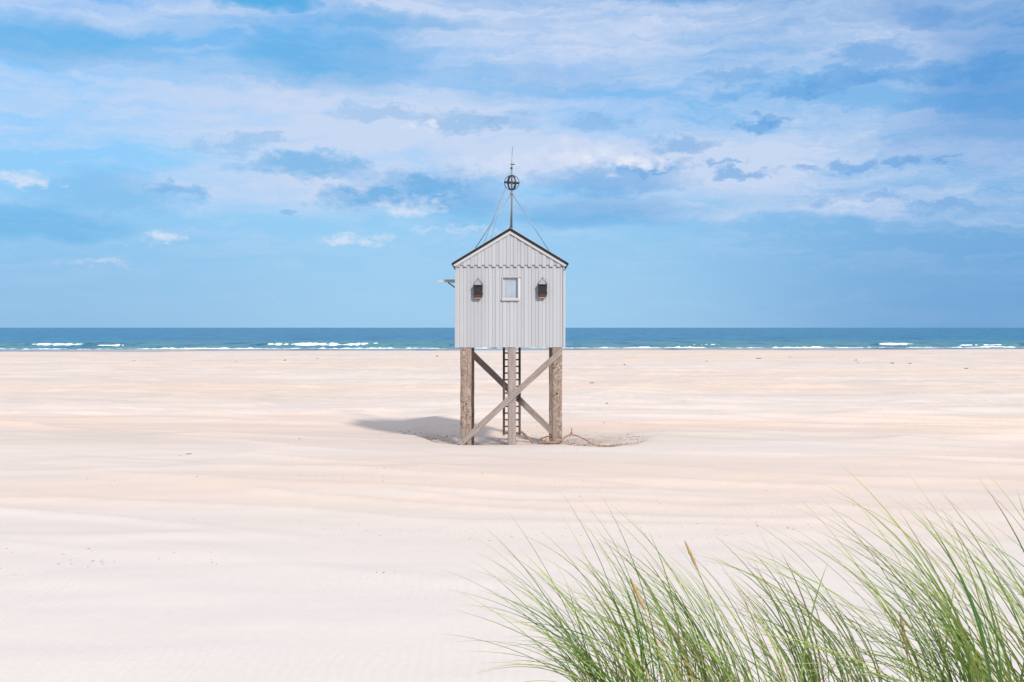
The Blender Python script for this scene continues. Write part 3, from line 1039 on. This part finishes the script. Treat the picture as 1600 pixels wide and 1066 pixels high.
# beam with strut sticking out of the left wall
hb = hut('hoist_beam', prism('hoist_beam', [(-2.86, Z_(6.44)), (-2.80, Z_(6.385)), (-2.62, Z_(6.375)), (-2.55, Z_(6.40)), (-2.1, Z_(6.36)), (-2.1, Z_(6.50)), (-2.55, Z_(6.50)), (-2.62, Z_(6.485)), (-2.8, Z_(6.49))], FR + 0.55, FR + 0.67, M_BEAM))
tag(hb, 'grey timber arm reaching out from the left wall')
obj('strut', tube('strut', [(-2.10, FR + 0.61, Z_(6.12)), (-2.46, FR + 0.61, Z_(6.39))], 0.03, M_BRACE, 6), hb)

# mast with cage ball
my = L_(46.8)
mx = 0.065
ZM = Z_(ZR)
mast = hut('mast', tube('mast', [(mx, my, ZM - 0.3), (mx, my, Z_(10.75)), (mx + 0.005, my, Z_(11.2)), (mx + 0.03, my, Z_(11.95))], [0.038, 0.034, 0.026, 0.012], M_STEEL, 10))
BZ = Z_(CAM_H + (512 - 286) / 1800 * 46.8)
br_ = 0.315


def ring_band(rot):
    """flat iron band bent to a circle"""
    V, F = [], []
    n = 40
    for i in range(n):
        a = 2 * math.pi * i / n
        for rr, ww in ((br_, -0.028), (br_, 0.028), (br_ - 0.022, 0.028), (br_ - 0.022, -0.028)):
            V.append(Vector((rr * math.cos(a), rr * math.sin(a), ww)))
    for i in range(n):
        j = (i + 1) % n
        for k in range(4):
            l = (k + 1) % 4
            F.append((i * 4 + k, j * 4 + k, j * 4 + l, i * 4 + l))
    return V, F


V, F = ring_band(0)
rm = mesh('cage_ring', V, F, M_IRON, False)
obj('cage_ring', rm, mast, (mx, my, BZ), (R(2), R(3), 0))
for a in (0, 58, -62):
    obj('cage_ring', rm, mast, (mx, my, BZ), (R(90), 0, R(a)), (0.985, 0.985, 1))
sz = Z_(CAM_H + (512 - 302) / 1800 * 46.8)
for (ex, dy) in ((-1.62, 0.0), (1.78, 0.0)):
    obj('stay', tube('stay', [(mx, my, sz), (ex, my + dy, Z_(roof_z(ex)) + 0.005)], 0.0155, M_STEEL, 6), mast)
for (ey) in (BK - 0.1,):
    obj('stay', tube('stay', [(mx, my, sz), (0.0, ey, ZM + 0.03)], 0.018, M_STEEL, 6), mast)
obj('halyard', tube('halyard', [(mx - 0.01, my, Z_(11.1)), (mx - 0.30, my - 0.02, Z_(10.2)), (-1.15, my, Z_(roof_z(1.15)))], 0.0065, M_STEEL, 5), mast)
obj('halyard', tube('halyard', [(mx - 0.30, my - 0.02, Z_(10.15)), (-0.85, my, Z_(roof_z(.85)))], 0.005, M_STEEL, 5), mast)
obj('lamp_bracket', box('lamp_bracket', mx - 0.05, mx + 0.12, my - 0.03, my + 0.03, Z_(11.2), Z_(11.235), M_IRON, 0.004), mast)
obj('clamp', box('clamp', mx - 0.055, mx + 0.035, my - 0.045, my + 0.045, Z_(11.03), Z_(11.10), M_IRON, 0.006), mast)
obj('collar', tube('collar', [(mx, my, sz - 0.04), (mx, my, sz + 0.05)], 0.06, M_STEEL, 10), mast)


# ------------------------------------------------------------------ bat boxes hanging on the front wall
def bat_box(cx, ztop, label, lean):
    b = empty('bat_box', (cx, YF - 0.034, ztop - 0.52))
    tag(b, label, 'bat box', 'bat boxes on the front wall')
    h = 0.50
    body = prism('body', [(-0.155, 0.06), (0.155, 0.06), (0.185, 0.20), (0.165, 0.30), (0.18, 0.44), (0.165, h), (-0.165, h), (-0.18, 0.40), (-0.165, 0.30), (-0.175, 0.2)], -0.17, 0.0, M_BOX)
    obj('body', body, b)
    obj('lid', box('lid', -0.185, 0.185, -0.215, 0.0, h + 0.002, h + 0.035, M_BOX, 0.006), b)
    obj('landing_board', box('landing_board', -0.125, 0.115, -0.15, -0.002, 0.0, 0.057, M_BOXW, 0.006), b)
    obj('front_flap', box('front_flap', -0.13, 0.13, -0.192, -0.172, 0.065, 0.14, M_BOXR, 0.004), b)
    obj('hanger_wire', tube('hanger_wire', [(-0.17, -0.03, h + 0.03), (-0.16, -0.02, h + 0.10), (lean, -0.01, h + 0.29), (0.17, -0.02, h + 0.10), (0.175, -0.03, h + 0.03)], 0.0085, M_IRON, 5), b)
    obj('hook', tube('hook', [(lean, 0.0, h + 0.29), (lean, -0.035, h + 0.295)], 0.016, M_IRON, 6), b)
    return b


def fx(px): return (px - 800) / 40.0
def fz(py): return CAM_H + (512 - py) / 40.0


bat_box(fx(747.3), fz(446.2), 'dark bat box on a wire hanger left of the hut window', 0.0)
bat_box(fx(847.5), fz(445.2), 'dark bat box on a wire hanger right of the hut window', 0.01)

# ------------------------------------------------------------------ driftwood caught at the posts
def branch(pts, r0, r1, label, twigs=(), name='driftwood_branch'):
    P = [Vector((x, y, hz(x, y) + dz)) for x, y, dz in pts]
    fine = []
    for i in range(len(P) - 1):
        for k in range(6):
            t = k / 6
            p0 = P[max(i - 1, 0)]; p1 = P[i]; p2 = P[i + 1]; p3 = P[min(i + 2, len(P) - 1)]
            fine.append(0.5 * ((2 * p1) + (-p0 + p2) * t + (2 * p0 - 5 * p1 + 4 * p2 - p3) * t * t + (-p0 + 3 * p1 - 3 * p2 + p3) * t ** 3))
    fine.append(P[-1])
    n = len(fine)
    rad = [(r0 + (r1 - r0) * i / (n - 1)) * (1 + 0.3 * float(pnoise(i * 0.6, r0 * 900))) for i in range(n)]
    o = empty(name, P[0])
    c = P[0]
    obj('stem', tube('stem', [p - c for p in fine], rad, M_DRIFT, 7), o)
    for (i, v, r) in twigs:
        q = fine[i] - c
        obj('twig', tube('twig', [q, q + Vector(v) * 0.6 + Vector((0.02, 0, 0.01)), q + Vector(v)], [r, r * 0.8, r * 0.4], M_DRIFT, 6), o)
    return tag(o, label, 'driftwood', 'driftwood at the foot of the hut')


branch([(1.75, 44.62, 0.05), (2.25, 44.75, 0.42), (2.75, 44.8, 0.36), (3.3, 44.9, 0.12), (4.4, 45.2, 0.03)], 0.03, 0.018,
       'thin reddish branch arching over the sand right of the right post', ((7, (-0.05, 0, 0.3), 0.022), (6, (0.10, 0.02, 0.24), 0.018)))
branch([(0.33, 45.3, 0.62), (0.45, 45.25, 0.52), (0.60, 45.1, 0.33), (0.8, 45.0, 0.10)], 0.05, 0.04,
       'short stick leaning beside the foot of the ladder')
branch([(1.0, 44.72, 0.06), (1.3, 44.75, 0.09), (1.75, 44.8, 0.07)], 0.055, 0.045, 'thick stub of driftwood lying between middle and right post',
       ((5, (0.12, 0.0, 0.16), 0.035),))
branch([(1.1, 45.2, 0.28), (1.5, 45.1, 0.38), (1.95, 45.0, 0.30)], 0.03, 0.02, 'slim bent twig resting against the right post')

# ------------------------------------------------------------------ seaweed along the old tide line, scattered bits
random.seed(21)


def weed_mesh(i):
    bm = bmesh.new()
    bmesh.ops.create_icosphere(bm, subdivisions=2, radius=1)
    rng = random.Random(i)
    for v in bm.verts:
        k = 0.6 + 0.9 * rng.random()
        v.co = Vector((v.co.x * k, v.co.y * k * 0.7, v.co.z * k * 0.5 + 0.15))
    return bm_mesh('seaweed_clump', bm, M_WEED)


weeds = [weed_mesh(i) for i in range(5)]
spots = []
for px, py in [(65, 566), (112, 564), (182, 567), (204, 572), (213, 564), (282, 565), (315, 563), (365, 565), (368, 578), (434, 562), (446, 563), (490, 560), (492, 561),
               (628, 556), (620, 560), (683, 557), (695, 564), (703, 532 + 32), (756, 565), (757, 627), (764, 677), (560, 563), (1045, 561), (1060, 562), (1092, 563), (1172, 562),
               (1205, 563), (1236, 558), (1332, 563), (1366, 571), (1418, 571), (1428, 569), (1462, 559), (1490, 569), (1510, 576), (1548, 562), (1572, 548), (950, 636), (1182, 643), (949, 665), (925, 599), (978, 571), (890, 571), (1383, 665), (470, 682), (283, 712), (295, 710)]:
    dep = CAM_H * 1800 / (py - 512)
    for _ in range(6):
        x = (px - 800) / 1800 * dep
        dep = (CAM_H - hz(x, dep)) * 1800 / (py - 512)
    if dep > float(shore_y(x)) - 6: continue
    spots.append((x, dep))
for i, (x, y) in enumerate(spots):
    s = random.uniform(0.5, 1.1) * (0.0018 * y * 0.5 + 0.03)
    o = obj('seaweed_clump', weeds[i % 5], None, (x, y, hz(x, y) - 0.02), (0, 0, random.uniform(0, 6.28)), (s * random.uniform(1, 2.2), s, s * random.uniform(.6, 1.1)))
    tag(o, 'small dark clump of dried seaweed lying on the open sand', 'seaweed', 'seaweed clumps strewn over the beach')


def scatter(name, label, pts, mat, smin, smax, seed):
    rng = random.Random(seed)
    V, F = [], []
    for (x, y, z) in pts:
        s = rng.uniform(smin, smax); a = rng.uniform(0, 6.28)
        ca, sa = math.cos(a), math.sin(a)
        b = len(V)
        lx, lw, lh = s * rng.uniform(.7, 1.8), s * rng.uniform(.4, .8), s * rng.uniform(.25, .6)
        for (ox, oy, oz) in ((-lx, 0, -.2 * lh), (0, -lw, -.2 * lh), (lx, 0, -.2 * lh), (0, lw, -.2 * lh), (0.2 * lx, 0, lh)):
            V.append((x + ox * ca - oy * sa, y + ox * sa + oy * ca, z + oz))
        F += [(b, b + 1, b + 4), (b + 1, b + 2, b + 4), (b + 2, b + 3, b + 4), (b + 3, b, b + 4)]
    o = obj(name, mesh(name, V, F, mat))
    return tag(o, label, 'shells', kind='stuff')


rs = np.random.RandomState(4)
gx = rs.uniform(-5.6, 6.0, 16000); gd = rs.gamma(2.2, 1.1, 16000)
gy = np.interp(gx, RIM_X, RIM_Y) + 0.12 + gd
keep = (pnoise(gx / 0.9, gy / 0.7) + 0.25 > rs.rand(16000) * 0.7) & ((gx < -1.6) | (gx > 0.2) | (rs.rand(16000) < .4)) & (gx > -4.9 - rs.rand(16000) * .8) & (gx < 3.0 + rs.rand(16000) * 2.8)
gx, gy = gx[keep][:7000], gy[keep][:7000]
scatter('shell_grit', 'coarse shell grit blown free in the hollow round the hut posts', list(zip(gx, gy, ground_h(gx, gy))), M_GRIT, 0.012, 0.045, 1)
gx = rs.uniform(-1, 1, 9000); gy = 14 * (240 / 14.0) ** rs.rand(9000); gx = gx * gy * 0.6
k = pnoise(gx / 9.0 + 3, gy / 3.0) > 0.12 + 0.2 * rs.rand(9000)
gx, gy = gx[k], gy[k]
scatter('shell_fragments', 'tiny shell fragments scattered thinly over the open sand', list(zip(gx, gy, ground_h(gx, gy))), M_SHELL, 0.010, 0.035, 2)


# ------------------------------------------------------------------ marram grass on the foredune
def blade_arrays(rng, base, length, az, th0, th1, width, dry, seg=12, pw=1.5):
    """ribbon with a shallow keel; leans towards azimuth az, angle from vertical th0 -> th1"""
    p = Vector(base)
    d = Vector((math.cos(az), math.sin(az), 0))
    side = Vector((-math.sin(az), math.cos(az), 0))
    tw = rng.uniform(-0.9, 0.9)
    V, F, C = [], [], []
    r = rng.random()
    ds = length / seg
    for i in range(seg + 1):
        t = i / seg
        th = th0 + (th1 - th0) * t ** pw
        tan = d * math.sin(th) + Vector((0, 0, 1)) * math.cos(th)
        nor = side.cross(tan)
        a = tw * (1 - 0.5 * t)
        u = side * math.cos(a) + nor * math.sin(a)
        v = tan.cross(u)
        w = width * (0.75 + 0.25 * min(1, t * 5)) * (1 - t ** 3.2) ** 0.75 * 0.5 + 0.0003
        V += [p - u * w, p + v * w * 0.55, p + u * w]
        C += [(t, r, dry, 1)] * 3
        if i:
            b = (i - 1) * 3
            F += [(b, b + 1, b + 4, b + 3), (b + 1, b + 2, b + 5, b + 4)]
        p = p + tan * ds
    return V, F, C


def blade_mesh(name, parts):
    V, F, C = [], [], []
    for v, f, c in parts:
        o = len(V)
        V += v; C += c
        F += [tuple(i + o for i in q) for q in f]
    me = mesh(name, V, F, M_GRASS, True)
    at = me.color_attributes.new('leaf', 'FLOAT_COLOR', 'POINT')
    at.data.foreach_set('color', np.array(C, np.float32).ravel())
    return me


def tussock(x, y, n, spread, ln, lean, single, seed, label, heads=(), sweep=0):
    rng = random.Random(seed)
    z = hz(x, y)
    t = empty('marram_grass', (x, y, z))
    tag(t, label, 'grass', 'marram grass tussocks on the foredune')
    blades = []
    sub = []
    for _ in range(max(4, n // 9)):
        low = rng.random() < 0.2
        sub.append((rng.gauss(0, spread), rng.gauss(0, spread * 0.8), math.pi + rng.gauss(0, 0.38),
                    rng.gauss(22 if low else 9, 6), rng.gauss(lean + (22 if low else 0), 9), rng.uniform(0.75, 1.12) * (0.85 if low else 1)))
    for i in range(n):
        sx, sy, saz, s0, s1, sl = sub[i % len(sub)]
        bx = sx + rng.gauss(0, 0.03); by = sy + rng.gauss(0, 0.03)
        az = saz + rng.gauss(0.0, 0.2)
        if rng.random() < 0.06: az += rng.uniform(-1.5, 1.5)
        th0 = R(max(-12, s0 + rng.gauss(0, 5)))
        th1 = R(min(122, max(18, s1 + rng.gauss(0, 11))))
        L = ln * sl * rng.choice((rng.uniform(0.45, 0.8), rng.uniform(0.75, 1.02), rng.uniform(0.9, 1.1)))
        dry = 0.0 if rng.random() < 0.84 else rng.uniform(0.4, 1.0)
        bz = hz(x + bx, y + by) - z - 0.02
        blades.append((L, blade_arrays(rng, (bx, by, bz), L, az, th0, th1, rng.uniform(0.0050, 0.0088), dry, pw=rng.uniform(0.8, 1.3))))
    for i in range(sweep):       # long outer leaves blown down almost flat
        sx, sy = rng.choice(sub)[:2]
        bx = sx + rng.gauss(0, 0.03); by = sy + rng.gauss(0, 0.03)
        L = ln * rng.uniform(0.7, 1.05)
        blades.append((L, blade_arrays(rng, (bx, by, hz(x + bx, y + by) - z - 0.02), L, math.pi + rng.gauss(0, 0.3), R(rng.uniform(14, 42)), R(rng.uniform(70, 112)),
                                       rng.uniform(0.0045, 0.007), 0.0, pw=rng.uniform(0.7, 1.1))))
    # short dead leaves round the foot
    for i in range(n // 4):
        sx, sy = rng.choice(sub)[:2]
        bx = sx + rng.gauss(0, 0.04); by = sy + rng.gauss(0, 0.04)
        L = rng.uniform(0.15, 0.42)
        blades.append((L, blade_arrays(rng, (bx, by, hz(x + bx, y + by) - z - 0.02), L, rng.uniform(0, 6.28), R(rng.uniform(5, 40)), R(rng.uniform(40, 120)), 0.004, rng.uniform(0.7, 1.0), 8)))
    blades.sort(key=lambda q: -q[0])
    for L, arr in blades[:single]:
        obj('blade', blade_mesh('blade', [arr]), t)
    tag(obj('blades', blade_mesh('blades', [a for _, a in blades[single:]]), t), kind='stuff')
    for (hx, hy, hL, hlean) in heads:
        pts = []; p = Vector((hx, hy, 0)); k = 14
        for i in range(k + 1):
            th = R(4 + hlean * (i / k) ** 1.3)
            pts.append(p.copy()); p = p + Vector((-math.sin(th), 0.05, math.cos(th))) * hL / k
        obj('culm', tube('culm', pts, 0.0022, M_SEED, 5), t)
        q = pts[-1]; dirv = (pts[-1] - pts[-2]).normalized()
        sp = [q + dirv * (0.125 * i / 10) for i in range(11)]
        rr = [0.0018 + 0.0044 * math.sin(math.pi * min(1, (i + 0.6) / 10.6)) ** 0.7 * (1 + 0.25 * math.sin(i * 2.3)) for i in range(11)]
        obj('seed_head', tube('seed_head', sp, rr, M_SEED, 7), t)
    return t


def gx_(px, y): return (px - 800) / 1800 * y


tussock(gx_(970, 4.35), 4.35, 66, 0.085, 0.86, 70, 60, 101, 'leftmost marram grass tussock, its lowest blades sweeping far left over bare sand', sweep=18)
tussock(gx_(1050, 4.2), 4.2, 66, 0.085, 0.86, 64, 60, 102, 'marram tussock second from the left, carrying a straw-coloured seed head', ((0.0, 0, 0.44, 22),), 8)
tussock(gx_(1135, 4.5), 4.5, 66, 0.085, 0.88, 66, 60, 103, 'marram tussock in the left bank with a tall tan seed head at its top', ((0.02, 0, 0.57, 22),), 8)
tussock(gx_(1220, 4.25), 4.25, 66, 0.085, 0.84, 66, 60, 104, 'dense marram tussock at the middle of the grass bank', sweep=6)
tussock(gx_(1305, 4.45), 4.45, 50, 0.06, 0.86, 62, 50, 105, 'marram tussock left of the open gap in the grass')
tussock(gx_(1375, 4.3), 4.3, 18, 0.035, 0.82, 58, 18, 106, 'thin loose marram tussock standing in the gap between the two grass banks')
tussock(gx_(1510, 4.1), 4.1, 72, 0.065, 0.98, 66, 60, 107, 'tall marram tussock at the left edge of the right-hand bank', ((-0.15, 0.05, 0.34, 6),), 14)
tussock(gx_(1590, 4.15), 4.15, 84, 0.07, 1.03, 63, 60, 108, 'tallest and densest marram tussock near the right edge of the photo', sweep=6)
tussock(gx_(1685, 4.2), 4.2, 76, 0.07, 1.02, 62, 60, 109, 'marram tussock cut off by the right edge of the photo')
